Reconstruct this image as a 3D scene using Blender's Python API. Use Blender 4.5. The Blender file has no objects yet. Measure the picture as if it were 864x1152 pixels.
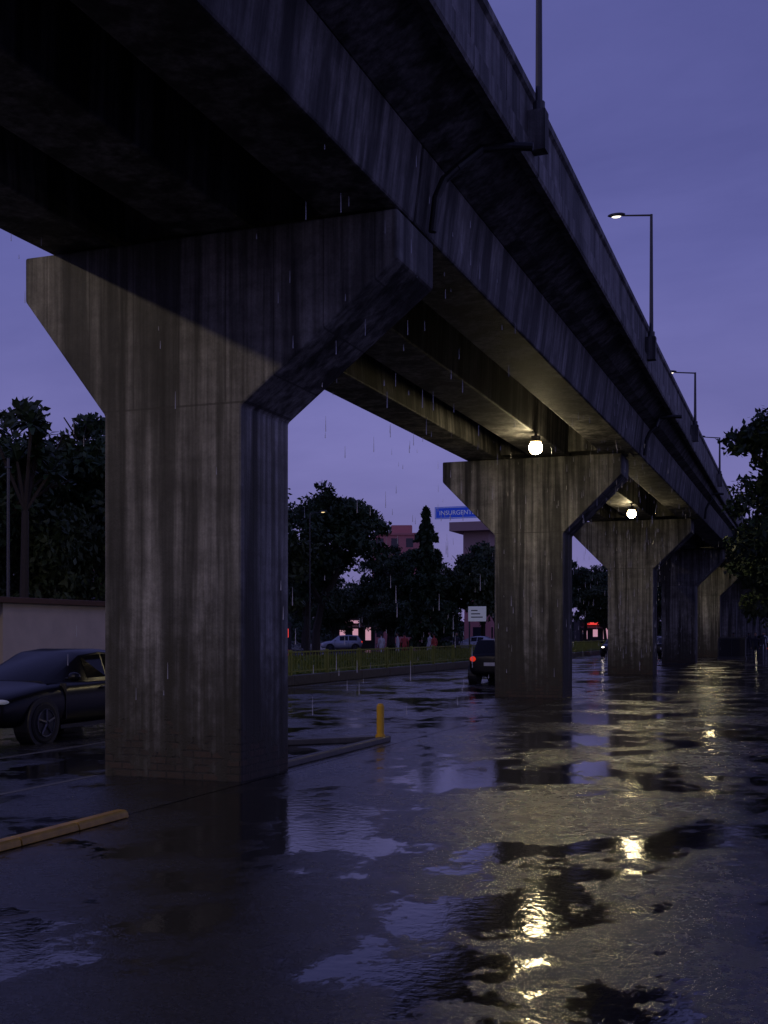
import bpy, bmesh, math, random
import numpy as np
from mathutils import Vector, Matrix
random.seed(7)
R=math.radians
sc=bpy.context.scene
col=sc.collection
sc.view_settings.view_transform='Standard'
sc.view_settings.look='None'
sc.view_settings.exposure=0

# ------------------------------------------------------------------ helpers
def link(o,parent=None):
    col.objects.link(o)
    if parent is not None: o.parent=parent
    return o
def empty(name,loc=(0,0,0),rz=0):
    e=bpy.data.objects.new(name,None); e.location=loc; e.rotation_euler=(0,0,rz); e.empty_display_size=.2
    return link(e)
def mesh_obj(name,verts,faces,mats,parent=None,fm=None,smooth=False):
    me=bpy.data.meshes.new(name); me.from_pydata([tuple(v) for v in verts],[],faces)
    if not isinstance(mats,(list,tuple)): mats=[mats]
    for m in mats: me.materials.append(m)
    if fm is not None: me.polygons.foreach_set('material_index',fm)
    if smooth: me.polygons.foreach_set('use_smooth',[True]*len(me.polygons))
    me.update()
    o=bpy.data.objects.new(name,me)
    return link(o,parent)
class MB:
    """mesh builder"""
    def __init__(s): s.v=[];s.f=[];s.m=[]
    def add(s,vs,fs,m=0):
        n=len(s.v); s.v+= [tuple(v) for v in vs]; s.f+=[tuple(i+n for i in f) for f in fs]; s.m+=[m]*len(fs)
    def box(s,x0,x1,y0,y1,z0,z1,m=0):
        s.add([(x0,y0,z0),(x1,y0,z0),(x1,y1,z0),(x0,y1,z0),(x0,y0,z1),(x1,y0,z1),(x1,y1,z1),(x0,y1,z1)],
              [(0,3,2,1),(4,5,6,7),(0,1,5,4),(1,2,6,5),(2,3,7,6),(3,0,4,7)],m)
    def tube(s,p0,p1,r0,r1,n=8,m=0,cap=True):
        p0=Vector(p0);p1=Vector(p1);d=(p1-p0)
        if d.length<1e-6: return
        d.normalize(); a=d.orthogonal().normalized(); b=d.cross(a)
        vs=[]
        for p,r in((p0,r0),(p1,r1)):
            for i in range(n):
                t=2*math.pi*i/n; vs.append(p+(a*math.cos(t)+b*math.sin(t))*r)
        fs=[(i,(i+1)%n,n+(i+1)%n,n+i) for i in range(n)]
        if cap: fs+=[tuple(range(n-1,-1,-1)),tuple(range(n,2*n))]
        s.add(vs,fs,m)
    def path(s,pts,r,n=8,m=0):
        for a,b in zip(pts[:-1],pts[1:]): s.tube(a,b,r,r,n,m)
    def ellip(s,c,rx,ry,rz,m=0,nu=12,nv=8):
        vs=[];fs=[]
        for j in range(nv+1):
            ph=math.pi*j/nv
            for i in range(nu):
                t=2*math.pi*i/nu
                vs.append((c[0]+rx*math.sin(ph)*math.cos(t),c[1]+ry*math.sin(ph)*math.sin(t),c[2]+rz*math.cos(ph)))
        for j in range(nv):
            for i in range(nu):
                fs.append((j*nu+i,(j+1)*nu+i,(j+1)*nu+(i+1)%nu,j*nu+(i+1)%nu))
        s.add(vs,fs,m)
    def extr_y(s,poly,y0,y1,m=0):
        n=len(poly)
        vs=[(p[0],y0,p[1]) for p in poly]+[(p[0],y1,p[1]) for p in poly]
        fs=[(i,(i+1)%n,n+(i+1)%n,n+i) for i in range(n)]
        fs+=[tuple(range(n-1,-1,-1)),tuple(range(n,2*n))]
        s.add(vs,fs,m)
    def obj(s,name,mats,parent=None,smooth=False,bevel=0,segs=2):
        o=mesh_obj(name,s.v,s.f,mats,parent,s.m,smooth)
        bm=bmesh.new(); bm.from_mesh(o.data); bmesh.ops.recalc_face_normals(bm,faces=bm.faces); bm.to_mesh(o.data); bm.free()
        if bevel:
            b=o.modifiers.new('b','BEVEL'); b.width=bevel; b.segments=segs; b.limit_method='ANGLE'; b.angle_limit=R(25)
        return o

# ------------------------------------------------------------------ materials
def newmat(name):
    m=bpy.data.materials.new(name); m.use_nodes=True
    nt=m.node_tree; b=nt.nodes['Principled BSDF']; return m,nt,b
def N(nt,t,**k):
    n=nt.nodes.new(t)
    for a,b in k.items(): setattr(n,a,b)
    return n
def coords(nt,scale=(1,1,1),space='Object'):
    tc=N(nt,'ShaderNodeTexCoord'); mp=N(nt,'ShaderNodeMapping'); mp.inputs['Scale'].default_value=scale
    nt.links.new(tc.outputs[space],mp.inputs[0]); return mp.outputs[0]
def noise(nt,vec,scale,detail=4,rough=.55,dist=0):
    n=N(nt,'ShaderNodeTexNoise'); n.inputs['Scale'].default_value=scale; n.inputs['Detail'].default_value=detail
    n.inputs['Roughness'].default_value=rough; n.inputs['Distortion'].default_value=dist
    nt.links.new(vec,n.inputs['Vector']); return n.outputs['Fac']
def ramp(nt,fac,stops):
    r=N(nt,'ShaderNodeValToRGB'); el=r.color_ramp.elements
    while len(el)<len(stops): el.new(.5)
    for e,(p,c) in zip(el,stops):
        e.position=p; e.color=(c,c,c,1) if isinstance(c,(int,float)) else (*c,1)
    nt.links.new(fac,r.inputs[0]); return r.outputs[0]
def mix(nt,fac,a,b,mode='MIX'):
    n=N(nt,'ShaderNodeMix',data_type='RGBA',blend_type=mode)
    for i,s in((0,fac),(6,a),(7,b)):
        if isinstance(s,(int,float)): n.inputs[i].default_value=s if i==0 else (s,s,s,1)
        elif isinstance(s,tuple): n.inputs[i].default_value=(*s,1)
        else: nt.links.new(s,n.inputs[i])
    return n.outputs[2]
def mth(nt,op,a,b=0,clamp=False):
    n=N(nt,'ShaderNodeMath',operation=op,use_clamp=clamp)
    for i,s in((0,a),(1,b)):
        if isinstance(s,(int,float)): n.inputs[i].default_value=s
        else: nt.links.new(s,n.inputs[i])
    return n.outputs[0]
def bump(nt,b,h,strength=.3,dist=.02):
    n=N(nt,'ShaderNodeBump'); n.inputs['Strength'].default_value=strength; n.inputs['Distance'].default_value=dist
    nt.links.new(h,n.inputs['Height']); nt.links.new(n.outputs[0],b.inputs['Normal']); return n
def simple(name,c,rough=.6,metal=0,vary=.25,scale=8,emit=None,es=0,spec=.5):
    m,nt,b=newmat(name)
    v=coords(nt); f=noise(nt,v,scale)
    d=tuple(x*(1-vary) for x in c); u=tuple(min(1,x*(1+vary)) for x in c)
    nt.links.new(mix(nt,f,d,u),b.inputs['Base Color'])
    b.inputs['Roughness'].default_value=rough; b.inputs['Metallic'].default_value=metal
    b.inputs['Specular IOR Level'].default_value=spec
    if emit:
        b.inputs['Emission Color'].default_value=(*emit,1); b.inputs['Emission Strength'].default_value=es
        if es<30: m.cycles.emission_sampling='NONE'
    return m

def concrete(name,light=(.34,.33,.315),dark=(.085,.081,.076),pier=False):
    m,nt,b=newmat(name)
    tc=N(nt,'ShaderNodeTexCoord'); sep=N(nt,'ShaderNodeSeparateXYZ'); nt.links.new(tc.outputs['Object'],sep.inputs[0])
    X,Y,Z=sep.outputs
    vs=coords(nt,(5,5,.16)); st=noise(nt,vs,1.6,6,.62)
    vs2=coords(nt,(2.0,2.0,.10)); st2=noise(nt,vs2,1.1,4,.6,.15)
    vf=coords(nt,(1,1,1)); bl=noise(nt,vf,.8,6,.6,.4); fi=noise(nt,vf,40,4,.6); pt_=noise(nt,vf,4.5,5,.65,.3)
    vb=coords(nt,(14,14,.03)); bd=noise(nt,vb,1.0,2,.5)
    a=ramp(nt,st,[(.34,0),(.62,1)])
    c=mix(nt,a,dark,light)
    c=mix(nt,1,c,ramp(nt,bl,[(.3,.5),(.7,1.2)]),'MULTIPLY')
    c=mix(nt,.92,c,ramp(nt,st2,[(.42,.18),(.54,1.12)]),'MULTIPLY')
    c=mix(nt,.45,c,ramp(nt,bd,[(.35,.55),(.6,1.1)]),'MULTIPLY')
    c=mix(nt,.5,c,ramp(nt,fi,[(.3,.6),(.7,1.2)]),'MULTIPLY')
    c=mix(nt,.55,c,ramp(nt,pt_,[(.35,.5),(.6,1.15)]),'MULTIPLY')
    vh=coords(nt,(.25,.25,4)); hz=noise(nt,vh,.9,3,.6,.2)
    c=mix(nt,.28,c,ramp(nt,hz,[(.38,.5),(.55,1.15)]),'MULTIPLY')
    h=mth(nt,'ADD',mth(nt,'MULTIPLY',bd,.5),mth(nt,'MULTIPLY',fi,.5))
    if pier:
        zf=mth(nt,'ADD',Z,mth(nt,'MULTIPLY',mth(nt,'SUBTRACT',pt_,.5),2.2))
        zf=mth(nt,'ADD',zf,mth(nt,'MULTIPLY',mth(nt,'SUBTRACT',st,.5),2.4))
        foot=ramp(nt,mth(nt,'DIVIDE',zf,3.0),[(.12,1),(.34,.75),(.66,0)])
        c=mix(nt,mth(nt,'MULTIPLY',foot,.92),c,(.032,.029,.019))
        br=N(nt,'ShaderNodeTexBrick'); br.inputs['Scale'].default_value=1
        br.inputs['Brick Width'].default_value=.24; br.inputs['Row Height'].default_value=.085; br.inputs['Mortar Size'].default_value=.010
        br.inputs['Color1'].default_value=(.08,.045,.03,1); br.inputs['Color2'].default_value=(.035,.027,.02,1); br.inputs['Mortar'].default_value=(.018,.016,.014,1)
        cm=N(nt,'ShaderNodeCombineXYZ'); nt.links.new(mth(nt,'ADD',X,Y),cm.inputs[0]); nt.links.new(Z,cm.inputs[1]); nt.links.new(cm.outputs[0],br.inputs['Vector'])
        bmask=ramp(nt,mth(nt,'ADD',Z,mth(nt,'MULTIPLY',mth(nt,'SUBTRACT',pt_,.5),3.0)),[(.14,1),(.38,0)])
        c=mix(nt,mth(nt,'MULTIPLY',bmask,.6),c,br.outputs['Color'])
        h=mth(nt,'ADD',h,mth(nt,'MULTIPLY',mth(nt,'MULTIPLY',br.outputs['Fac'],bmask),-.6))
        j=mth(nt,'LESS_THAN',mth(nt,'ABSOLUTE',mth(nt,'SUBTRACT',Z,4.33)),.012)
        up=mth(nt,'GREATER_THAN',Z,4.33)
        pv=mth(nt,'LESS_THAN',mth(nt,'ABSOLUTE',mth(nt,'SUBTRACT',mth(nt,'FRACT',mth(nt,'DIVIDE',mth(nt,'ADD',X,20.03),.61)),.5)),.014)
        jj=mth(nt,'MAXIMUM',j,mth(nt,'MULTIPLY',pv,up))
        c=mix(nt,mth(nt,'MULTIPLY',jj,.6),c,(.03,.027,.025))
        h=mth(nt,'SUBTRACT',h,mth(nt,'MULTIPLY',jj,.8))
    nt.links.new(c,b.inputs['Base Color'])
    b.inputs['Roughness'].default_value=.68
    bump(nt,b,h,.65,.018)
    return m

def wet(name,base=(.03,.03,.033),seed=0.0,puddle=.5):
    m,nt,b=newmat(name)
    tc=N(nt,'ShaderNodeTexCoord'); mp=N(nt,'ShaderNodeMapping'); mp.inputs['Location'].default_value=(seed,seed*.7,0)
    nt.links.new(tc.outputs['Object'],mp.inputs[0]); v=mp.outputs[0]
    mp2=N(nt,'ShaderNodeMapping'); mp2.inputs['Scale'].default_value=(1.0,.75,1); mp2.inputs['Location'].default_value=(seed*2,0,0)
    nt.links.new(tc.outputs['Object'],mp2.inputs[0]); v2=mp2.outputs[0]
    big=noise(nt,v2,.55,4,.55,.3); med=noise(nt,v2,1.9,8,.72,.1); agg=noise(nt,v,110,2,.7); agg2=noise(nt,v,46,3,.75); mot=noise(nt,v,7,6,.75)
    s=mth(nt,'ADD',mth(nt,'MULTIPLY',big,.52),mth(nt,'ADD',mth(nt,'MULTIPLY',med,.38),mth(nt,'MULTIPLY',mot,.10)))
    mask=ramp(nt,s,[(puddle-.02,0),(puddle+.03,1)])       # 1 = standing water
    damp=ramp(nt,med,[(.38,0),(.62,1)])
    ro=mth(nt,'ADD',.15,mth(nt,'MULTIPLY',damp,.14))
    ro=mth(nt,'ADD',ro,mth(nt,'MULTIPLY',ramp(nt,mot,[(.4,0),(.6,1)]),.12))
    rg=mix(nt,mask,ro,.045)
    nt.links.new(rg,b.inputs['Roughness'])
    c=mix(nt,ramp(nt,agg2,[(.3,0),(.7,1)]),tuple(x*.2 for x in base),tuple(x*2.2 for x in base))
    c=mix(nt,mask,c,tuple(x*.35 for x in base))
    nt.links.new(c,b.inputs['Base Color'])
    dry=mth(nt,'ADD',mth(nt,'MULTIPLY',mth(nt,'SUBTRACT',1,mask),.92),.08)
    h=mth(nt,'MULTIPLY',mth(nt,'ADD',mth(nt,'MULTIPLY',agg,.6),mth(nt,'MULTIPLY',agg2,1.15)),dry)
    rp=noise(nt,v,10,3,.6)
    h=mth(nt,'ADD',h,mth(nt,'MULTIPLY',rp,.75))
    b.inputs['IOR'].default_value=1.6
    bump(nt,b,h,1.0,.0032)
    return m

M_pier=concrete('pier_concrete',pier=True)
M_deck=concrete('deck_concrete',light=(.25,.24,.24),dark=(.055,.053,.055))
M_par=concrete('parapet_concrete',light=(.27,.26,.26),dark=(.09,.085,.085))
M_pave=wet('wet_pavement_mat',(.022,.022,.025),21.0,.492)
M_road=wet('wet_road_mat',(.022,.022,.025),13.0,.49)
M_soil=simple('soil',(.035,.035,.025),.9,scale=2)
M_grass=simple('grass_mat',(.13,.18,.022),.9,vary=.5,scale=5)
M_yellow=simple('yellow_kerb_paint',(.40,.23,.03),.4,vary=.8,scale=7)
M_post=simple('yellow_post_paint',(.80,.45,.02),.4,vary=.15,scale=10)
M_kerb=simple('kerb_concrete',(.08,.075,.07),.5,vary=.6,scale=9)
M_white=simple('road_paint',(.16,.16,.16),.25,vary=.7,scale=12)
M_steel=simple('galvanised_steel',(.07,.07,.08),.5,.3,vary=.2)
M_dark=simple('dark_plastic',(.015,.015,.017),.5)
M_rubber=simple('tyre_rubber',(.012,.012,.012),.7)
M_rim=simple('alloy_rim',(.10,.10,.11),.4,.6)
M_glass=simple('car_glass',(.008,.008,.010),.03,vary=.1,spec=.35)
M_black=simple('black_car_paint',(.007,.007,.009),.28,vary=.1,spec=.28)
M_silver=simple('silver_car_paint',(.50,.52,.56),.25,.3,vary=.05)
M_red=simple('red_lens',(.5,.01,.01),.2,emit=(1,.05,.02),es=.5)
M_redlit=simple('red_lens_lit',(.5,.01,.01),.2,emit=(1,.08,.03),es=5)
M_lens=simple('headlight_lens',(.5,.5,.55),.08,vary=.1,emit=(.8,.85,1),es=.05)
M_headlit=simple('headlight_lit',(.8,.8,.8),.2,emit=(1,.85,.65),es=12)
M_plate=simple('number_plate',(.7,.7,.68),.5)
M_lamp=simple('lamp_bulb_glass',(.9,.8,.6),.3,emit=(1,.82,.46),es=95)
M_lampring=simple('lamp_reflector_lit',(.8,.6,.3),.3,emit=(1,.70,.26),es=2.5)
M_lampw=simple('lamp_glass_cool',(.9,.9,.8),.3,emit=(1,.90,.72),es=2.2)
M_lampd=simple('lamp_glass_distant',(.9,.8,.6),.3,emit=(1,.72,.35),es=1.6)
M_lampf=simple('lamp_glass_far',(.9,.8,.6),.3,emit=(1,.75,.42),es=14)
M_wall=simple('cream_render',(.62,.52,.46),.8,vary=.22,scale=1.5)
M_brown=simple('brown_coping',(.12,.06,.04),.7)
M_pink=simple('pink_render',(.68,.26,.24),.8,vary=.12,scale=.4)
M_beige=simple('beige_render',(.46,.31,.28),.8,vary=.12,scale=.4)
M_darkwall=simple('dark_wall',(.06,.055,.05),.8,vary=.3,scale=1)
M_win=simple('window_glass',(.03,.03,.04),.1)
M_fence=simple('green_fence_paint',(.22,.25,.04),.5,vary=.3)
M_bark=simple('bark',(.05,.04,.03),.9,vary=.4,scale=12)
M_blue=simple('blue_sign_face',(.015,.06,.45),.4,vary=.08,emit=(.015,.06,.7),es=.22)
M_signw=simple('white_sign_face',(.75,.75,.75),.5,vary=.06,emit=(.7,.75,1),es=.10)
M_green=simple('green_sign_face',(.01,.3,.2),.4,vary=.08,emit=(.02,.5,.4),es=.3)
M_shopw=simple('shop_window_lit',(.6,.5,.5),.4,vary=.3,scale=3,emit=(1,.5,.65),es=.5)
M_shopr=simple('shop_sign_lit',(.6,.05,.05),.4,emit=(1,.06,.05),es=.9)
M_skin=simple('skin',(.35,.2,.14),.6)
M_cloth=simple('dark_clothes',(.03,.03,.045),.8)
M_cloth2=simple('light_clothes',(.65,.65,.68),.8)
M_cloth3=simple('red_clothes',(.50,.08,.07),.8)
M_hair=simple('hair',(.01,.008,.006),.6)
M_cab=simple('cabinet_paint',(.06,.065,.06),.5)
M_water=simple('water',(.7,.7,.75),.1,vary=.05); M_water.node_tree.nodes['Principled BSDF'].inputs['Alpha'].default_value=.55

def leafmat(name,a,b_):
    m,nt,b=newmat(name)
    v=coords(nt); f=noise(nt,v,.9,3); g=noise(nt,v,9,2)
    c=mix(nt,ramp(nt,f,[(.35,0),(.65,1)]),a,b_)
    c=mix(nt,.5,c,ramp(nt,g,[(.3,.5),(.7,1.4)]),'MULTIPLY')
    nt.links.new(c,b.inputs['Base Color']); b.inputs['Roughness'].default_value=.6
    return m
M_leaf=leafmat('foliage_dark',(.014,.032,.012),(.036,.072,.025))
M_leaf2=leafmat('foliage_olive',(.025,.045,.012),(.06,.085,.03))
M_hedge=leafmat('grass_blades',(.09,.14,.015),(.18,.21,.03))

# ------------------------------------------------------------------ world
w=bpy.data.worlds.new('World'); sc.world=w; w.use_nodes=True
nt=w.node_tree; bg=nt.nodes['Background']
tc=N(nt,'ShaderNodeTexCoord'); sp=N(nt,'ShaderNodeSeparateXYZ'); nt.links.new(tc.outputs['Generated'],sp.inputs[0])
el=mth(nt,'MAXIMUM',sp.outputs[2],0)
g=ramp(nt,el,[(0,(.215,.186,.40)),(.12,(.168,.160,.405)),(.30,(.120,.124,.365)),(.55,(.084,.091,.290)),(1,(.062,.067,.225))])
cmap=N(nt,'ShaderNodeMapping'); cmap.inputs['Scale'].default_value=(1.2,1.2,3.5); nt.links.new(tc.outputs['Generated'],cmap.inputs[0])
cl=noise(nt,cmap.outputs[0],1.6,7,.58,.3)
g=mix(nt,1,g,ramp(nt,cl,[(.3,(.72,.74,.79)),(.7,(1.22,1.20,1.14))]),'MULTIPLY')
sky=N(nt,'ShaderNodeTexSky',sky_type='NISHITA'); sky.sun_disc=False; sky.sun_elevation=R(1.0); sky.sun_rotation=R(250)
g=mix(nt,1,g,mix(nt,1,sky.outputs[0],(.004,.004,.006),'MULTIPLY'),'ADD')
nt.links.new(g,bg.inputs[0]); bg.inputs[1].default_value=.97
sun=bpy.data.lights.new('sun','SUN'); sun.energy=.03; sun.angle=R(20); sun.color=(.75,.75,1)
so=link(bpy.data.objects.new('sun',sun)); so.rotation_euler=(R(60),0,R(70))

# ------------------------------------------------------------------ ground
def sheet(name,x0,x1,y0,y1,z,mat,ny=1):
    return mesh_obj(name,[(x0,y0,z),(x1,y0,z),(x1,y1,z),(x0,y1,z)],[(0,1,2,3)],mat)
sheet('ground',-900,900,-400,1200,-.012,M_soil)
sheet('road',-15.7,-6.02,-80,420,0,M_road)
sheet('wet_pavement',-6.02,7,-80,420,-.003,M_pave)
sheet('plaza_pavement',-80,-19.5,-40,200,-.006,M_road)
mb=MB()
for y0,y1 in [(-30,11.7),(36,52),(60,80)]: mb.box(-8.05,-7.97,y0,y1,.0,.004)
for k in range(-6,24): mb.box(-10.37,-10.29,k*8+10.6,k*8+15.8,.0,.004)
mb.box(-15.3,-15.2,-40,200,0,.004)
mb.obj('road_markings',M_white)

# kerbs
kb=MB()
kpoly=[(-6.07,0),(-5.91,0),(-5.92,.045),(-5.945,.07),(-6.035,.07),(-6.06,.045)]
kb.extr_y(kpoly,-20,3.0)
for k in range(8):
    y0=3.02+k*.77; kb.extr_y(kpoly,y0,y0+.757)
kb.obj('yellow_kerb',M_yellow,bevel=.008)
kb=MB()
kb.extr_y([(-6.36,0),(-6.20,0),(-6.21,.07),(-6.23,.085),(-6.33,.085),(-6.35,.07)],13.1,17.0)
kb.extr_y([(-7.9,0),(-7.75,0),(-7.75,.085),(-7.9,.085)],13.1,15.4)
kb.add([(-7.9,15.4,0),(-6.2,17.0,0),(-6.3,17.15,0),(-7.95,15.55,0),(-7.9,15.4,.085),(-6.2,17.0,.085),(-6.3,17.15,.085),(-7.95,15.55,.085)],[(0,3,2,1),(4,5,6,7),(0,1,5,4),(1,2,6,5),(2,3,7,6),(3,0,4,7)])
kb.obj('median_kerb',M_kerb,bevel=.012)
pb=MB(); pb.tube((-6.32,16.85,.0),(-6.32,16.85,.56),.058,.058,16); pb.tube((-6.32,16.85,.56),(-6.32,16.85,.60),.058,.035,16); pb.tube((-6.32,16.85,.0),(-6.32,16.85,.12),.08,.075,12)
pb.obj('yellow_bollard',M_post)

# ------------------------------------------------------------------ overpass
ov=empty('concrete_overpass')
CX=-7.015
py=[11.76+18.0*k for k in range(-3,22)]
D=1.27
for k,y0 in enumerate(py):
    if abs(y0-11.76)<.1: l,r=-9.07,-4.215
    else: l,r=CX-2.36,CX+2.42
    p=MB()
    p.extr_y([(-7.93,-.3),(-6.10,-.3),(-6.10,4.29),(r,5.76),(r,6.3),(l,6.3),(l,5.76),(-7.93,4.29)],y0,y0+D)
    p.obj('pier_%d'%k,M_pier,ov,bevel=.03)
    c=MB()
    for gx in (-8.3,-6.5,-4.7): c.box(gx-.3,gx+.3,y0+.35,y0+D-.35,6.3,6.36)
    c.box(-7.84,-6.97,y0+.3,y0+.95,6.45,7.19); c.box(-6.03,-5.12,y0+.3,y0+.95,6.45,7.19)
    c.obj('diaphragm_%d'%k,M_deck,ov)
for k in range(len(py)-1):
    a=py[k]+D/2+.03; b=py[k+1]+D/2-.03
    g_=MB()
    g_.extr_y([(-5.12,6.33),(-4.23,6.33),(-4.12,7.2),(-5.05,7.2)],a,b)
    g_.extr_y([(-6.97,6.33),(-6.03,6.33),(-6.0,7.2),(-7.0,7.2)],a,b)
    g_.extr_y([(-8.75,6.33),(-7.84,6.33),(-7.9,7.2),(-8.86,7.2)],a,b)
    g_.obj('girders_%d'%k,M_deck,ov,bevel=.03)
def edge(y):
    return float(np.interp(y,[15,30,60,100,400],[-3.30,-3.48,-3.80,-4.0,-4.0]))
ys=list(np.arange(-44,390,3.0))
prof=lambda y:[(-8.86,7.201),(-4.12,7.201),(-3.9,7.30),(edge(y)-.12,7.58),(edge(y)-.12,7.86),(-9.75,7.86),(-9.75,7.58),(-9.2,7.3)]
V=[];F=[]
for y in ys: V+=[(p[0],y,p[1]) for p in prof(y)]
n=8
for i in range(len(ys)-1):
    for j in range(n): F.append((i*n+j,i*n+(j+1)%n,(i+1)*n+(j+1)%n,(i+1)*n+j))
F+=[tuple(range(n)),tuple((len(ys)-1)*n+j for j in range(n-1,-1,-1))]
mesh_obj('deck_slab',V,F,M_deck,ov)
pm=MB()
def pan(side,ya,yb):
    def sec(y):
        e=edge(y) if side>0 else -9.92
        s=side
        return [(e-.115*s,7.52),(e,7.50),(e+.02*s,7.54),(e+.02*s,7.78),(e-.02*s,7.82),(e-.02*s,8.36),(e+.02*s,8.40),(e+.02*s,8.50),(e-.20*s,8.50),(e-.20*s,7.87),(e-.115*s,7.87)]
    A=sec(ya);B=sec(yb);m=len(A)
    vs=[(p[0],ya,p[1]) for p in A]+[(p[0],yb,p[1]) for p in B]
    fs=[(i,(i+1)%m,m+(i+1)%m,m+i) for i in range(m)]+[tuple(range(m-1,-1,-1)),tuple(range(m,2*m))]
    pm.add(vs,fs)
for y in np.arange(-44,386,1.5):
    pan(1,y+.012,y+1.488); pan(-1,y+.012,y+1.488)
pm.obj('parapets',M_par,ov)
dp=MB()
for y0 in py:
    if y0<5 or y0>140: continue
    e=edge(y0)
    q=y0+1.0
    dp.path([(-4.14,q,6.35),(-4.10,q+.02,6.75),(-4.02,q+.05,6.95),(-3.88,q+.12,7.10),(e-.35,q+.35,7.38),(e-.02,q+.5,7.42),(e+.22,q+.55,7.40)],.05,10)
dp.obj('drain_pipes',M_dark,ov)

# lamps fixed under the deck (lit)
def deck_lamp(x,y,P):
    e=empty('under_deck_floodlight')
    b=MB()
    b.tube((x,y,6.33),(x,y,6.24),.03,.03,8); b.box(x-.09,x+.09,y-.07,y+.07,6.15,6.24)
    b.tube((x,y,6.16),(x,y,6.10),.07,.13,18,cap=False)
    b.obj('housing',M_steel,e)
    c=MB(); c.tube((x,y,6.11),(x,y,6.09),.128,.12,18); c.obj('reflector',M_lampring,e)
    c=MB(); c.ellip((x,y-.0,5.97),.155,.155,.155,0,18,12); c.obj('bulb',M_lamp,e,smooth=True)
    l=bpy.data.lights.new('lamp_light','SPOT'); l.energy=P; l.color=(1,.84,.48); l.shadow_soft_size=.10; l.spot_size=R(172); l.spot_blend=.3
    o=link(bpy.data.objects.new('lamp_light',l),e); o.location=(x,y,5.79)
deck_lamp(-6.0,26.2,95); deck_lamp(-6.1,41.9,130)
deck_lamp(-6.4,79,110)

def street_lamp(x,y,zb,h,arm,mat=M_lampw,P=0,colr=(1,.85,.6),bracket=False,adir=(-1,0)):
    e=empty('street_lamp')
    b=MB()
    b.tube((x,y,zb),(x,y,zb+h),.045,.03,10)
    ax,ay=adir
    b.tube((x,y,zb+h-.02),(x+ax*arm,y+ay*arm,zb+h+.05),.022,.018,8)
    hx,hy=x+ax*(arm+.14),y+ay*(arm+.14)
    b.tube((x,y,zb),(x,y,zb+.12),.075,.075,10)
    if bracket: b.box(x-.14,x+.10,y-.10,y+.10,zb-.5,zb,1)
    b.ellip((hx,hy,zb+h+.08),.20 if ax else .08,.08 if ax else .20,.045)
    b.obj('pole',[M_steel,M_par],e)
    c=MB(); c.ellip((hx,hy,zb+h+.05),.11 if ax else .05,.05 if ax else .11,.035); c.obj('lens',mat,e,smooth=True)
    if P:
        l=bpy.data.lights.new('lamp_light','POINT'); l.energy=P; l.color=colr; l.shadow_soft_size=.15
        o=link(bpy.data.objects.new('lamp_light',l),e); o.location=(hx,hy,zb+h-.15)
for y,h in ((-9,3.0),(3,3.0),(14.15,3.3),(25.8,2.7),(37.2,1.65),(49,1.5),(76,1.9)):
    street_lamp(edge(y)+.10,y,8.18,h,.62,bracket=True)
street_lamp(-17.5,-1.0,0,10.4,1.2,M_lampd,1850,(1,.81,.58),adir=(1,0))
street_lamp(-24.5,54.9,0,7.9,.6,M_lampd,0,adir=(1,0))
street_lamp(-18.6,82,0,7.0,1.4,M_lampw,60,(1,.82,.5),adir=(-1,0))
street_lamp(-19.6,88,0,6.2,1.4,M_lampw,0,adir=(-1,0))
for x,y,h in ((-17.2,118,6.5),(-17.2,146,6.0),(-17,178,6),(-2.9,128,3.6),(-2.9,158,3.9),(-3.0,190,5),(-44,118,5.5)):
    street_lamp(x,y,0,h,.8,M_lampf,0,adir=(1 if x<-5 else -1,0))
pl=MB(); pl.tube((-22.9,28.9,0),(-22.9,28.9,7.0),.06,.04,8); pl.tube((-22.9,28.9,0),(-22.9,28.9,.3),.1,.1,8); pl.box(-23.0,-22.8,28.86,28.94,6.7,6.75)
pl.obj('utility_pole',M_steel)

# ------------------------------------------------------------------ fence + planting strip
fe=empty('railing_fence')
f=MB()
for k in range(30):
    y0=22+k*3.0; f.box(-16.0,-15.72,y0+.01,y0+2.99,0,.32)
f.obj('plinth',M_kerb,fe,bevel=.02)
f=MB()
Y0,Y1=22,112
f.box(-15.89,-15.83,Y0,Y1,1.05,1.10); f.box(-15.885,-15.835,Y0,Y1,.42,.46)
y=Y0
while y<Y1:
    f.box(-15.875,-15.845,y,y+.03,.46,1.05); y+=.25
for k in range(31): f.box(-15.91,-15.81,Y0+k*3-.05,Y0+k*3+.05,.32,1.14)
f.obj('rails',M_fence,fe)
rng=np.random.default_rng(3)
V=[];F=[]
bx=[-15.99,-16.6,-17.6,-18.8,-19.5,-20.5]; bz=[.10,.42,.66,.74,.5,-.02]
yy=np.arange(10,202,3.0)
for y in yy:
    for x,z in zip(bx,bz): V.append((x,y,z+(.05*math.sin(y*.7+x) if z>.3 else 0)))
for i in range(len(yy)-1):
    for j in range(5): F.append((i*6+j,i*6+j+1,(i+1)*6+j+1,(i+1)*6+j))
mesh_obj('grass_bank',V,F,M_grass,smooth=True)
def leaf_quads(C,size,rng,flat=0.0,up=0):
    n=len(C)
    u=rng.normal(size=(n,3)); u[:,2]*=(1-flat); u[:,2]+=up; u/=np.linalg.norm(u,axis=1)[:,None]
    t=rng.normal(size=(n,3)); v=np.cross(u,t); v/=np.linalg.norm(v,axis=1)[:,None]
    s=(size*rng.uniform(.6,1.3,n))[:,None]
    wv=.45 if up==0 else .22
    a=C-u*s; b=C+v*s*wv; c=C+u*s; d=C-v*s*wv
    V=np.stack([a,b,c,d],1).reshape(-1,3)
    F=np.arange(4*n).reshape(-1,4)
    return V,F
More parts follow.
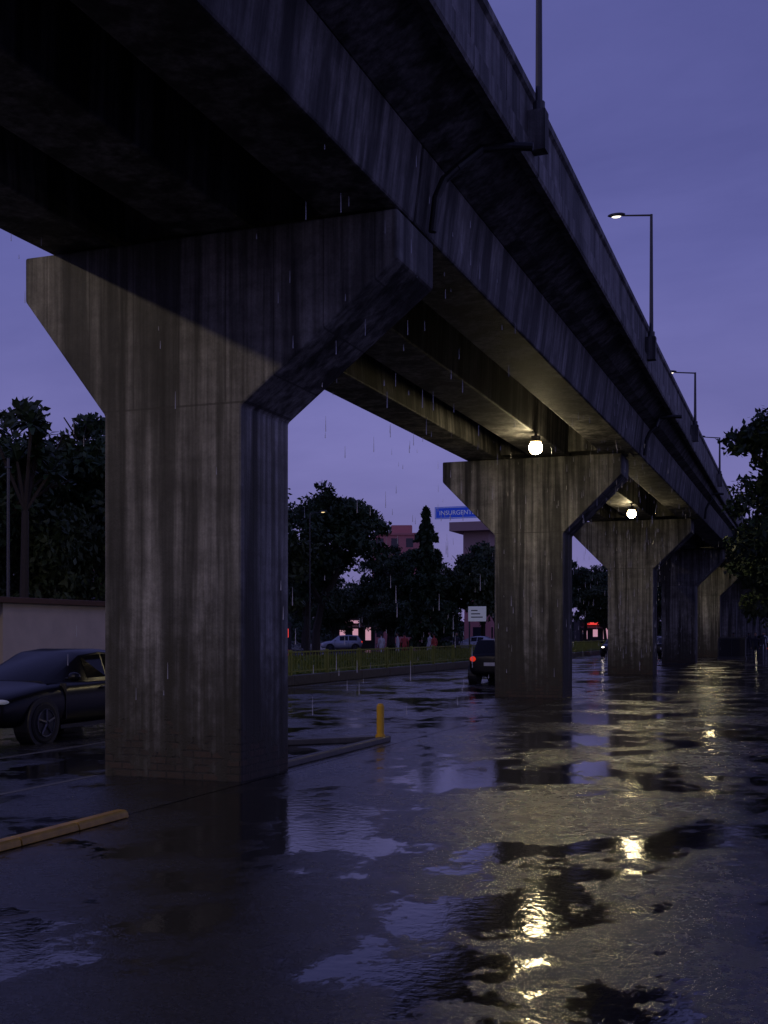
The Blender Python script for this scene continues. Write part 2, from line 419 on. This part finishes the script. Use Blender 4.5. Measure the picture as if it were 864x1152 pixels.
def quads_mesh(name,V,F,mats,mi=0,extra=None):
    me=bpy.data.meshes.new(name)
    v=V.tolist(); f_=F.tolist(); m=[mi]*len(f_)
    if extra:
        off=len(v); v+=extra.v; f_+=[tuple(i+off for i in q) for q in extra.f]; m+=extra.m
    me.from_pydata(v,[],f_)
    for mm in mats: me.materials.append(mm)
    me.polygons.foreach_set('material_index',m); me.update()
    return me
n=16000
xx=rng.uniform(-18.6,-16.1,n)
C=np.stack([xx,rng.uniform(24,112,n),np.interp(-xx,[-b for b in bx][:],bz)+.05],1)
V,F=leaf_quads(C,.13,rng,up=1.6)
link(bpy.data.objects.new('grass',quads_mesh('grass',V,F,[M_hedge])))

# ------------------------------------------------------------------ trees
def tree_mesh(name,H,Rc,zc,leafsize,nl,seed,mat,clumps=70,ratio=.8):
    rg=np.random.default_rng(seed); rd=random.Random(seed)
    tb=MB(); tips=[]
    def br(p,d,L,r,lev):
        q=p+d*L*.5+Vector((rd.uniform(-.06,.06)*L,rd.uniform(-.06,.06)*L,0)); e=q+(d+Vector((rd.uniform(-.2,.2),rd.uniform(-.2,.2),rd.uniform(0,.2)))).normalized()*L*.5
        tb.tube(p,q,r,r*.82,7,1,False); tb.tube(q,e,r*.82,r*.62,7,1,False)
        if lev==0: tips.append(e); return
        if lev<3: tips.append(q)
        for i in range(rd.choice((2,3,3)) if lev<4 else 4):
            a=rd.uniform(0,6.28); t=rd.uniform(.4,.95)
            nd=(d+Vector((math.cos(a)*t,math.sin(a)*t,rd.uniform(-.1,.35)))).normalized()
            br(e,nd,L*rd.uniform(.62,.82),r*.6,lev-1)
    br(Vector((0,0,-.1)),Vector((0,0,1)),max(zc-Rc*ratio,1.2)*1.15,.028*H,4)
    cs=[]
    while len(cs)<clumps:
        p=rg.normal(size=3); p/=np.linalg.norm(p); r=rg.uniform(.25,1)**.5
        q=p*r; q[2]*=ratio
        bump_=1+.22*math.sin(3*math.atan2(p[1],p[0])+seed)+.15*math.sin(5*p[2]+seed*2)
        q=q*Rc*bump_*.86; q[2]+=zc
        if q[2]>.8: cs.append(q)
    for t in tips:
        t=np.array(t)
        dd=(t-np.array([0,0,zc]))/np.array([Rc,Rc,Rc*ratio])
        if np.linalg.norm(dd)<1.1: cs.append(t)
    cs=np.array(cs); sz=rg.uniform(.10,.24,len(cs))*Rc
    idx=rg.integers(0,len(cs),nl)
    o=rg.normal(size=(nl,3)); o/=np.linalg.norm(o,axis=1)[:,None]; o*=(rg.uniform(0,1,nl)**.45)[:,None]; o[:,2]*=.7
    C=cs[idx]+o*sz[idx][:,None]
    ns=nl//25; C[:ns]+=np.clip(rg.normal(size=(ns,3)),-1.3,1.3)*Rc*.05
    V,F=leaf_quads(C,leafsize,rg)
    return quads_mesh(name,V,F,[mat,M_bark],0,tb)
def conifer_mesh(name,H,Rb,nl,seed):
    rg=np.random.default_rng(seed); tb=MB(); tb.tube((0,0,0),(0,0,H),.2,.02,8,1)
    t=rg.uniform(0,1,nl)**1.3; z=H*.08+t*H*.93; a=rg.uniform(0,6.283,nl)
    lv=np.floor(z/.7); arms=np.round(a/(6.283/8))*(6.283/8)+lv*.7
    a=.35*a+.65*arms
    r=Rb*(1-t)**.75*rg.uniform(.1,1,nl)**.6*(.75+.35*np.sin(lv*2.3))
    C=np.stack([r*np.cos(a),r*np.sin(a),z-.25*r],1)
    V,F=leaf_quads(C,.24,rg)
    return quads_mesh(name,V,F,[M_leaf,M_bark],0,tb)
T=[tree_mesh('broadleaf_a',10,3.8,6.0,.17,17000,11,M_leaf),
   tree_mesh('broadleaf_b',12,4.6,7.6,.19,20000,23,M_leaf,90,.95),
   tree_mesh('broadleaf_c',9,4.4,5.4,.20,15000,37,M_leaf2,80,.75),
   tree_mesh('broadleaf_d',9,3.35,5.6,.12,28000,51,M_leaf,100,.95)]
def tree(i,x,y,s=1,rz=0,sz=None,name='broadleaf_tree'):
    o=link(bpy.data.objects.new(name,T[i])); o.location=(x,y,0); o.scale=(s,s,sz or s); o.rotation_euler=(0,0,rz); return o
for i,x,y,s,rz,z in [(0,-29,33,1.05,0,1.0),(2,-31.5,40,1.2,1,1.35),(0,-28.2,42,1.15,2,1.12),(1,-31,49,1.0,3,1.0),(2,-30,58,1.05,4,1.05),(0,-36,36,1.2,5,1.2),(1,-40,46,1,.5,1),(2,-27,37,.8,2,.9)]:
    tree(i,x,y,s,rz,z)
tree(1,-30.6,69.5,1.0,1.0,1.02); tree(0,-35.5,79,.9,2.2); tree(0,-43,86,1.0,4.2)
tree(2,-41.5,113,1.0,.4); tree(0,-38.5,106,1.0,5.1,1.1); tree(2,-34.5,108,1.0,2.6,1.1); tree(0,-31,112,1.1,1.6); tree(2,-28.5,108,1.1,3.6,1.15)
tree(0,-24.5,132,1.05,.9); tree(2,-21.5,128,.95,2.9); tree(1,-23,146,.9,4.4); tree(2,-50,120,.9,1.3); tree(1,-58,128,.8,1.3); tree(0,-32.5,125,1.2,.7,1.25)
tree(0,-20,160,1.1,.2); tree(2,-17.5,172,1.0,.2); tree(2,-46,109,.7,3); tree(2,-36.5,100,.6,3)
con=conifer_mesh('conifer',12.4,3.3,14000,5)
o=link(bpy.data.objects.new('conifer_tree',con)); o.location=(-31.4,95,0)
tree(3,1.1,33.5,1.0,1.3,.95); tree(3,-.1,42.0,.92,2.1,.85); tree(0,.0,50,.9,1.4); tree(2,-.4,60,.88,.6); tree(0,-.6,72,.95,3.3); tree(2,-.7,85,.95,5); tree(0,-1,100,1,1); tree(1,-1,118,.8,2.2); tree(0,-1.2,138,1,2)
rg=np.random.default_rng(77)
cs=np.stack([rg.uniform(-190,90,420),rg.uniform(235,262,420),rg.uniform(0,1,420)**.8*10],1)
cs[:,2]*=.75+.25*np.sin(cs[:,0]*.11)+.12*np.sin(cs[:,0]*.37)
nl=34000; idx=rg.integers(0,420,nl); oo=rg.normal(size=(nl,3)); oo/=np.linalg.norm(oo,axis=1)[:,None]; oo*=rg.uniform(0,1,nl)[:,None]**.4*rg.uniform(1.2,2.9,nl)[:,None]
V,F=leaf_quads(cs[idx]+oo,.7,rg)
link(bpy.data.objects.new('distant_trees',quads_mesh('distant_trees',V,F,[M_leaf])))
cs=np.stack([rg.uniform(-120,-62,160),rg.uniform(40,235,160),rg.uniform(0,1,160)**.7*9.0],1)
nl=14000; idx=rg.integers(0,160,nl); oo=rg.normal(size=(nl,3)); oo/=np.linalg.norm(oo,axis=1)[:,None]; oo*=rg.uniform(0,1,nl)[:,None]**.4*rg.uniform(1.5,3.6,nl)[:,None]
V,F=leaf_quads(cs[idx]+oo,.6,rg)
link(bpy.data.objects.new('distant_trees',quads_mesh('distant_trees2',V,F,[M_leaf])))
b=MB(); 
for k in range(30): b.box(-200+k*10,-190.1+k*10,268,268.4,0,4.2)
for k in range(30): b.box(-199.6+k*10,-190.5+k*10,267.96,268.44,4.2,4.4)
b.obj('perimeter_wall',M_darkwall)

# rosette tree
pt=MB(); rd=random.Random(4)
base=Vector((0,0,0)); heads=[]
tp=Vector((.1,0,5.7)); pt.tube(base,tp,.17,.12,8,0)
for i in range(11):
    a=i*.785+rd.uniform(-.2,.2); rr=rd.uniform(.3,1.25)
    q=tp+Vector((math.cos(a)*rr,math.sin(a)*rr,rd.uniform(.9,3.0))); pt.tube(tp,q,.07,.05,6,0); heads.append(q)
for q in heads:
    for j in range(30):
        a=rd.uniform(0,6.28); el_=rd.uniform(-.6,1.3); L=rd.uniform(.45,.75)
        d=Vector((math.cos(a)*math.cos(el_),math.sin(a)*math.cos(el_),math.sin(el_)))
        s=d.cross(Vector((0,0,1)))
        if s.length<.1: s=Vector((1,0,0))
        s.normalize(); m_=q+d*L*.62+Vector((0,0,.03)); e=q+d*L-Vector((0,0,.12*L))
        pt.add([q-s*.015,q+s*.015,m_+s*.11,e+s*.03,e-s*.03,m_-s*.11],[(0,1,2,5),(5,2,3,4)],1)
o=pt.obj('rosette_palm_tree',[M_bark,M_leaf]); o.location=(-24.3,31.4,0)

# ------------------------------------------------------------------ low building left
bw=empty('cream_boundary_building')
b=MB()
for a,c in ((-14,25.6),(26.9,41)): b.box(-25,-21.5,a,c,0,2.55)
b.box(-25,-21.75,25.6,26.9,0,2.55,1); b.obj('walls',[M_wall,M_dark],bw)
b=MB(); b.box(-25.1,-21.32,-14.1,41.1,2.55,2.72); b.obj('roof_slab',M_brown,bw,bevel=.02)
b=MB(); b.box(-21.49,-21.47,-14,25.5,.0,.35); b.box(-21.49,-21.47,27,41,.0,.35); b.obj('plinth',M_brown,bw)
b=MB(); b.box(-21.76,-21.72,25.7,26.8,.05,2.15); b.tube((-21.70,26.65,1.05),(-21.70,26.65,1.2),.02,.02,6); b.obj('door',M_dark,bw)

# ------------------------------------------------------------------ buildings far
def building(name,x,y,wx,wy,h,storeys,mat,rz=0,roof=True):
    e=empty(name,(x,y,0),rz)
    b=MB(); b.box(-wx/2,wx/2,-wy/2,wy/2,0,h); b.obj('walls',mat,e)
    w_=MB(); sh=h/storeys; nx=int(wx/2.4); ny=int(wy/2.4)
    for s in range(storeys):
        z0=s*sh+sh*.32;z1=s*sh+sh*.82
        for i in range(nx):
            cx=-wx/2+(i+.5)*wx/nx
            w_.box(cx-.6,cx+.6,-wy/2-.03,-wy/2+.1,z0,z1)
        for i in range(ny):
            cy=-wy/2+(i+.5)*wy/ny
            w_.box(wx/2-.1,wx/2+.03,cy-.6,cy+.6,z0,z1)
    w_.obj('windows',M_win,e)
    r=MB(); r.box(-wx/2-.25,wx/2+.25,-wy/2-.25,wy/2+.25,h,h+.35)
    if roof: r.box(-wx*.2,wx*.15,-wy*.1,wy*.2,h+.35,h+2.0)
    r.obj('roof',mat,e); return e
building('pink_apartment_building',-66.3,188,10,9,18.2,6,M_pink,.3)
building('beige_office_building',-43.5,156,3.6,6,12.2,4,M_pink,.1,False)
b=MB(); b.box(-46.6,-40.2,151,160,15.6,16.8); b.box(-45.2,-41.6,153,159,12.56,15.6,0); b.obj('rooftop_canopy',M_beige)
building('apartment_building',-95,150,16,14,14,5,M_pink,.2)
def shop(x,y,wd,mat1,mat2,h=3.4):
    e=empty('corner_shop',(x,y,0),.35)
    b=MB(); b.box(-wd/2,wd/2,0,5,0,h); b.obj('walls',M_darkwall,e)
    b=MB()
    nn=max(2,int(wd/1.1))
    for i in range(nn):
        cx=-wd/2+(i+.5)*wd/nn; b.box(cx-.3,cx+.3,-.03,.05,.9+.3*(i%2),2.0+.15*(i%3))
    b.obj('windows',mat1,e)
    b=MB(); b.box(-wd*.35,wd*.1,-.12,.05,2.75,3.05); b.obj('fascia_sign',mat2,e)
    b=MB(); b.add([(-wd/2,0,2.6),(wd/2,0,2.6),(wd/2,-1.2,2.3),(-wd/2,-1.2,2.3)],[(0,1,2,3)]); b.obj('awning',M_brown,e)
shop(-46.8,117,4.2,M_shopw,M_shopw); shop(-26.5,150,4,M_shopw,M_shopr); shop(-53,112,.7,M_shopr,M_shopr,2.9)

# ------------------------------------------------------------------ signs
e=empty('overhead_road_sign')
b=MB(); b.tube((-17.4,67.2,0),(-17.4,67.2,9.4),.12,.09,10); b.tube((-17.4,67.2,9.2),(-21.6,67.2,9.2),.06,.05,8); b.tube((-17.4,67.2,8.7),(-21.6,67.2,8.7),.06,.05,8); b.obj('gantry',M_steel,e)
b=MB(); b.box(-21.6,-18.6,67.02,67.08,8.62,9.35); b.obj('panel',M_blue,e,bevel=.01)
b=MB(); 
for (x0,x1,z0,z1) in ((-21.55,-18.65,8.655,8.68),(-21.55,-18.65,9.285,9.31),(-21.55,-21.525,8.68,9.285),(-18.675,-18.65,8.68,9.285)): b.box(x0,x1,67.008,67.02,z0,z1)
b.obj('border',M_signw,e)
tx=bpy.data.curves.new('lettering','FONT'); tx.body='INSURGENTES'; tx.size=.38; tx.align_x='CENTER'; tx.extrude=.004
o=link(bpy.data.objects.new('lettering',tx),e); o.location=(-20.1,67.0,8.85); o.rotation_euler=(R(90),0,0); tx.materials.append(M_signw)
def post_sign(name,x,y,z0,z1,wd,mat):
    e=empty(name); b=MB(); b.tube((x,y,0),(x,y,z1),.05,.05,8); b.obj('post',M_steel,e)
    b=MB(); b.box(x-.05,x+wd,y-.09,y-.055,z0,z1); b.obj('panel',mat,e,bevel=.01)
    b=MB()
    for k in range(3): b.box(x+.12,x+wd*.8-.15*k,y-.096,y-.09,z0+(z1-z0)*(.25+.22*k),z0+(z1-z0)*(.32+.22*k))
    b.obj('lettering',M_steel if mat is M_signw else M_signw,e)
post_sign('billboard_sign',-18.3,63.2,2.35,3.2,1.0,M_signw)
post_sign('direction_sign',-17.1,66,3.25,3.6,.55,M_green)

# ------------------------------------------------------------------ cars
def car(name,x,y,heading,paint,kind='sedan',lit=False,brake=False):
    """local +x = front ; heading = rotation about z"""
    e=empty(name,(x,y,0),heading)
    if kind=='sedan':
        st=[(-2.28,.42,.86,.70),(-2.20,.30,1.00,.80),(-1.7,.24,1.03,.88),(-.9,.20,.98,.90),(0,.19,.95,.90),(.85,.20,.95,.90),(1.35,.22,.90,.89),(1.95,.24,.80,.84),(2.22,.28,.70,.74),(2.30,.38,.58,.62)]
        gl=(-1.78,-.98,.16,1.12,1.43)
    else:
        st=[(-1.92,.42,.92,.70),(-1.88,.32,1.02,.80),(-1.5,.24,1.03,.86),(-.8,.20,1.0,.88),(0,.19,.98,.88),(.75,.20,.98,.88),(1.2,.22,.92,.87),(1.7,.24,.82,.82),(1.93,.28,.72,.72),(2.0,.38,.60,.60)]
        gl=(-1.86,-1.50,.25,.98,1.50)
    V=[];F=[]
    def sec(s,zb,zt,w_):
        h=zt-zb
        pts=[(w_*.55,zb),(w_*.93,zb+.03),(w_*1.0,zb+h*.30),(w_*1.01,zb+h*.62),(w_*.965,zb+h*.88),(w_*.80,zt-.01),(w_*.40,zt+.015)]
        return [(s,p[0],p[1]) for p in pts]+[(s,-p[0],p[1]) for p in reversed(pts)]
    for s_ in st: V+=sec(*s_)
    m=14
    for i in range(len(st)-1):
        for j in range(m): F.append((i*m+j,i*m+(j+1)%m,(i+1)*m+(j+1)%m,(i+1)*m+j))
    F+=[tuple(range(m)),tuple((len(st)-1)*m+j for j in range(m-1,-1,-1))]
    bd=MB(); bd.add(V,F); o=bd.obj('body',paint,e,smooth=True)
    sb=o.modifiers.new('s','SUBSURF'); sb.levels=2; sb.render_levels=2
    xr,xrr,xrf,xf,zr=gl; zb=.90
    wb=.80; wt=.60
    def gsec(s,zt,wt_,wbb):
        return [(s,wbb,zb),(s,wt_+(wbb-wt_)*.12,zt-.05),(s,wt_-.10,zt),(s,-wt_+.10,zt),(s,-wt_-(wbb-wt_)*.12,zt-.05),(s,-wbb,zb)]
    gs=[(xr,zb+.06,.68,.72),(xrr-.02,zr-.035,wt,wb),((xrr+xrf)/2,zr,wt+.02,wb+.02),(xrf,zr-.05,wt,wb),(xf,zb+.04,.70,.74)]
    V=[];F=[]
    for q in gs: V+=gsec(*q)
    for i in range(4):
        for j in range(5): F.append((i*6+j,i*6+j+1,(i+1)*6+j+1,(i+1)*6+j))
    F+=[tuple(range(6)),tuple(24+j for j in range(5,-1,-1))]
    gh=MB(); gh.add(V,F); go=gh.obj('cabin',paint,e,bevel=.05,segs=3,smooth=True)
    gg=MB()
    def quad(a,b,c,d,u0,u1,v0,v1,off):
        a,b,c,d=map(Vector,(a,b,c,d))
        P=lambda u,v:(a*(1-u)+b*u)*(1-v)+(d*(1-u)+c*u)*v
        nrm=(b-a).cross(d-a).normalized()
        if nrm.dot(Vector(((a+b+c+d)/4))-Vector((-.3,0,1.0)))<0: nrm=-nrm
        gg.add([P(u0,v0)+nrm*off,P(u1,v0)+nrm*off,P(u1,v1)+nrm*off,P(u0,v1)+nrm*off],[(0,1,2,3)])
    S=[gsec(*q) for q in gs]
    quad(S[3][1],S[3][4],S[4][4],S[4][1],.07,.93,.05,.93,.012)
    quad(S[1][1],S[1][4],S[0][4],S[0][1],.08,.92,.08,.92,.012)
    for lo,hi in((0,1),(5,4)):
        quad(S[1][lo],S[2][lo],S[2][hi],S[1][hi],.10,.96,.14,.92,.008)
        quad(S[2][lo],S[3][lo],S[3][hi],S[2][hi],.05,.94,.14,.92,.008)
    gg.obj('windows',M_glass,e)
    L=st[-1][0]; wf=L-.88; wr=-L+.86 if kind=='sedan' else -L+.72
    for wx in (wf,wr):
        for sg in (1,-1):
            wm=MB()
            wm.tube((wx,sg*.62,.32),(wx,sg*.905,.32),.385,.385,28,2)
            wm.tube((wx,sg*.66,.315),(wx,sg*.915,.315),.315,.315,28,0); wm.tube((wx,sg*.915,.315),(wx,sg*.93,.315),.315,.285,28,0)
            wm.tube((wx,sg*.925,.315),(wx,sg*.936,.315),.21,.205,24,2)
            for k in range(5):
                a=k*1.2566+.3; c=Vector((wx,sg*.942,.315)); d=Vector((math.cos(a),0,math.sin(a)))
                wm.tube(c+d*.03,c+d*.205,.030,.022,6,1)
            wm.tube((wx,sg*.93,.315),(wx,sg*.952,.315),.05,.045,12,1)
            for k in range(20):
                a=k*.314; b2=a+.314
                c=Vector((wx,sg*.938,.315))
                wm.tube(c+Vector((math.cos(a)*.21,0,math.sin(a)*.21)),c+Vector((math.cos(b2)*.21,0,math.sin(b2)*.21)),.014,.014,5,1)
            wm.obj('wheel',[M_rubber,M_rim,M_dark],e)
    t=MB()
    for sg in (1,-1):
        t.ellip((xf-.36,sg*.98,1.0),.07,.11,.075,0)
        t.tube((xf-.38,sg*.80,.97),(xf-.36,sg*.95,.985),.02,.02,6,0)
        for sx in (xf-.25,(xrr+xrf)/2,xr+.62): t.box(sx-.006,sx+.006,min(sg*.80,sg*.913),max(sg*.80,sg*.913),.34,.90,1)
        for sx in ((xrr+xrf)/2+.16,xr+.80): t.box(sx-.02,sx+.13,min(sg*.88,sg*.925),max(sg*.88,sg*.925),.80,.825,2)
        t.box(wr+.42,wf-.42,min(sg*.8,sg*.90),max(sg*.8,sg*.90),.19,.25,1)
    t.box(L-.12,L-.005,-.42,.42,.34,.46,1); t.box(L-.14,L-.02,-.33,.33,.52,.60,1)
    t.box(L-.03,L+.012,-.26,.26,.36,.44,3); t.box(-L-.012,-L+.05,-.26,.26,.62,.73,3)
    t.obj('trim',[paint,M_dark,M_rim,M_plate],e)
    l=MB()
    for sg in (1,-1):
        l.ellip((L-.22,sg*.63,.655),.16,.135,.05,0)
        l.ellip((-L+.12,sg*.66,.84),.10,.11,.09,1)
    o=l.obj('lights',[M_headlit if lit else M_lens,M_redlit if brake else M_red],e,smooth=True)
    return e
car('black_sedan_car',-12.02,16.3,R(-90),M_black,'sedan')
car('black_hatchback_car',-9.85,38.6,R(90),M_black,'hatch',brake=False)
car('silver_car',-42.3,102.2,R(205),M_silver,'hatch')
car('silver_car',-27.6,97,R(180),M_silver,'sedan')
car('oncoming_car',-13.6,86,R(-90),M_black,'sedan',lit=True)
car('oncoming_car',-14.6,98,R(-90),M_black,'hatch',lit=True)
car('oncoming_car',-14.0,140,R(-90),M_black,'sedan',lit=True)
car('red_light_car',-9.2,80,R(90),M_black,'sedan',brake=True)
car('departing_car',-11.6,96,R(90),M_black,'sedan',brake=True)
car('departing_car',-4.6,150,R(90),M_black,'sedan',brake=True)
car('oncoming_car',-4.9,128,R(-90),M_black,'sedan',lit=True)
car('parked_car',-8.3,122,R(90),M_silver,'hatch',brake=True)

# ------------------------------------------------------------------ cabinet
e=empty('utility_cabinet',(-4.9,77.5,0))
b=MB(); b.box(-.85,.85,-.35,.35,.12,1.35); b.obj('body',M_cab,e,bevel=.02)
b=MB(); b.box(-.92,.92,-.42,.42,1.35,1.43); b.box(-.9,.9,-.4,.4,0,.12); b.obj('roof_and_base',M_kerb,e)
b=MB(); b.box(-.78,-.02,-.37,-.352,.2,1.28); b.box(.02,.78,-.37,-.352,.2,1.28); b.tube((.08,-.38,.7),(.08,-.38,.85),.015,.015,6); b.obj('doors',M_dark,e)

# ------------------------------------------------------------------ people
def person(x,y,rz,h=1.72,top=None,stride=.22):
    e=empty('pedestrian',(x,y,0),rz); s=h/1.75
    J={'p':(0,0,.95),'c':(0,.02,1.22),'n':(0,.02,1.46),'hd':(0,.03,1.56),
       'hl':(.09,0,.90),'kl':(.10,stride*.5+.04,.50),'al':(.10,stride,.09),'tl':(.10,stride+.16,.03),
       'hr':(-.09,0,.90),'kr':(-.10,-stride*.3+.03,.50),'ar':(-.10,-stride*1.1,.10),'tr':(-.10,-stride*1.1+.15,.03),
       'sl':(.19,.02,1.40),'el':(.25,-.03,1.13),'wl':(.25,.08,.88),'fl':(.25,.11,.78),
       'sr':(-.19,.02,1.40),'er':(-.25,.0,1.13),'wr':(-.24,.12,.90),'fr':(-.24,.15,.80)}
    rad={'p':.15,'c':.145,'n':.06,'hd':.055,'hl':.10,'kl':.065,'al':.04,'tl':.035,'hr':.10,'kr':.065,'ar':.04,'tr':.035,
         'sl':.07,'el':.045,'wl':.032,'fl':.025,'sr':.07,'er':.045,'wr':.032,'fr':.025}
    ks=list(J); E=[('p','c'),('c','n'),('n','hd'),('p','hl'),('hl','kl'),('kl','al'),('al','tl'),('p','hr'),('hr','kr'),('kr','ar'),('ar','tr'),('c','sl'),('sl','el'),('el','wl'),('wl','fl'),('c','sr'),('sr','er'),('er','wr'),('wr','fr')]
    me=bpy.data.meshes.new('body'); me.from_pydata([tuple(c*s for c in J[k]) for k in ks],[(ks.index(a),ks.index(b)) for a,b in E],[])
    me.materials.append(top or M_cloth)
    o=link(bpy.data.objects.new('body',me),e)
    sk=o.modifiers.new('sk','SKIN')
    for i,k in enumerate(ks):
        me.skin_vertices[0].data[i].radius=(rad[k]*s,rad[k]*s*.85)
    me.skin_vertices[0].data[0].use_root=True
    sb=o.modifiers.new('s','SUBSURF'); sb.levels=1; sb.render_levels=1
    b=MB(); b.ellip((0,.04*s,1.64*s),.078*s,.095*s,.115*s,0); b.ellip((0,.135*s,1.63*s),.016*s,.02*s,.022*s,0)
    b.ellip((.08*s,.04*s,1.63*s),.012*s,.02*s,.03*s,0); b.ellip((-.08*s,.04*s,1.63*s),.012*s,.02*s,.03*s,0)
    b.ellip((0,.015*s,1.675*s),.088*s,.10*s,.10*s,1)
    for hx in (.25,-.245):
        b.ellip((hx*s,.13*s,.78*s),.022*s,.035*s,.05*s,0)
    b.obj('head_and_hands',[M_skin,M_hair],e,smooth=True)
for p in [(-24.6,70,.5,1.7,M_cloth3),(-23.2,71,2.4,1.75,M_cloth2),(-25.8,69,1,1.68,M_cloth2),(-22.0,73,3,1.72,M_cloth),(-27.2,76,2,1.7,M_cloth2),(-21.3,66,1.2,1.7,M_cloth3),
          (-3.7,96,3.1,1.75,M_cloth),(-5.2,104,0,1.7,M_cloth),(-5.7,92,.4,1.72,M_cloth),(-4.4,118,3,1.7,M_cloth2),(-3.3,74,3,1.72,M_cloth)]:
    person(*p)

# ------------------------------------------------------------------ rain water dripping off the deck
rd=random.Random(9); rb=MB()
for i in range(620):
    y=rd.choice((rd.uniform(20,31),rd.uniform(22,28),rd.uniform(9,14),rd.uniform(33,46)))
    x=rd.choice((-4.2,-3.35,rd.uniform(-8.5,-3.5)))+rd.uniform(-.12,.12)
    z=rd.uniform(1.0,6.2); L=rd.uniform(.04,.18)
    rb.tube((x,y,z),(x,y,z-L),.0015,.0045,5,0); 
rb.obj('rain_drops',M_water)

# ------------------------------------------------------------------ camera
cd=bpy.data.cameras.new('camera'); cam=link(bpy.data.objects.new('camera',cd)); sc.camera=cam
cam.location=(0,0,1.7); cam.rotation_euler=(R(90),0,R(20.38))
cd.sensor_fit='AUTO'; cd.sensor_width=36; cd.lens=1300/1152*36; cd.shift_y=136/1152; cd.clip_end=3000; cd.clip_start=.05
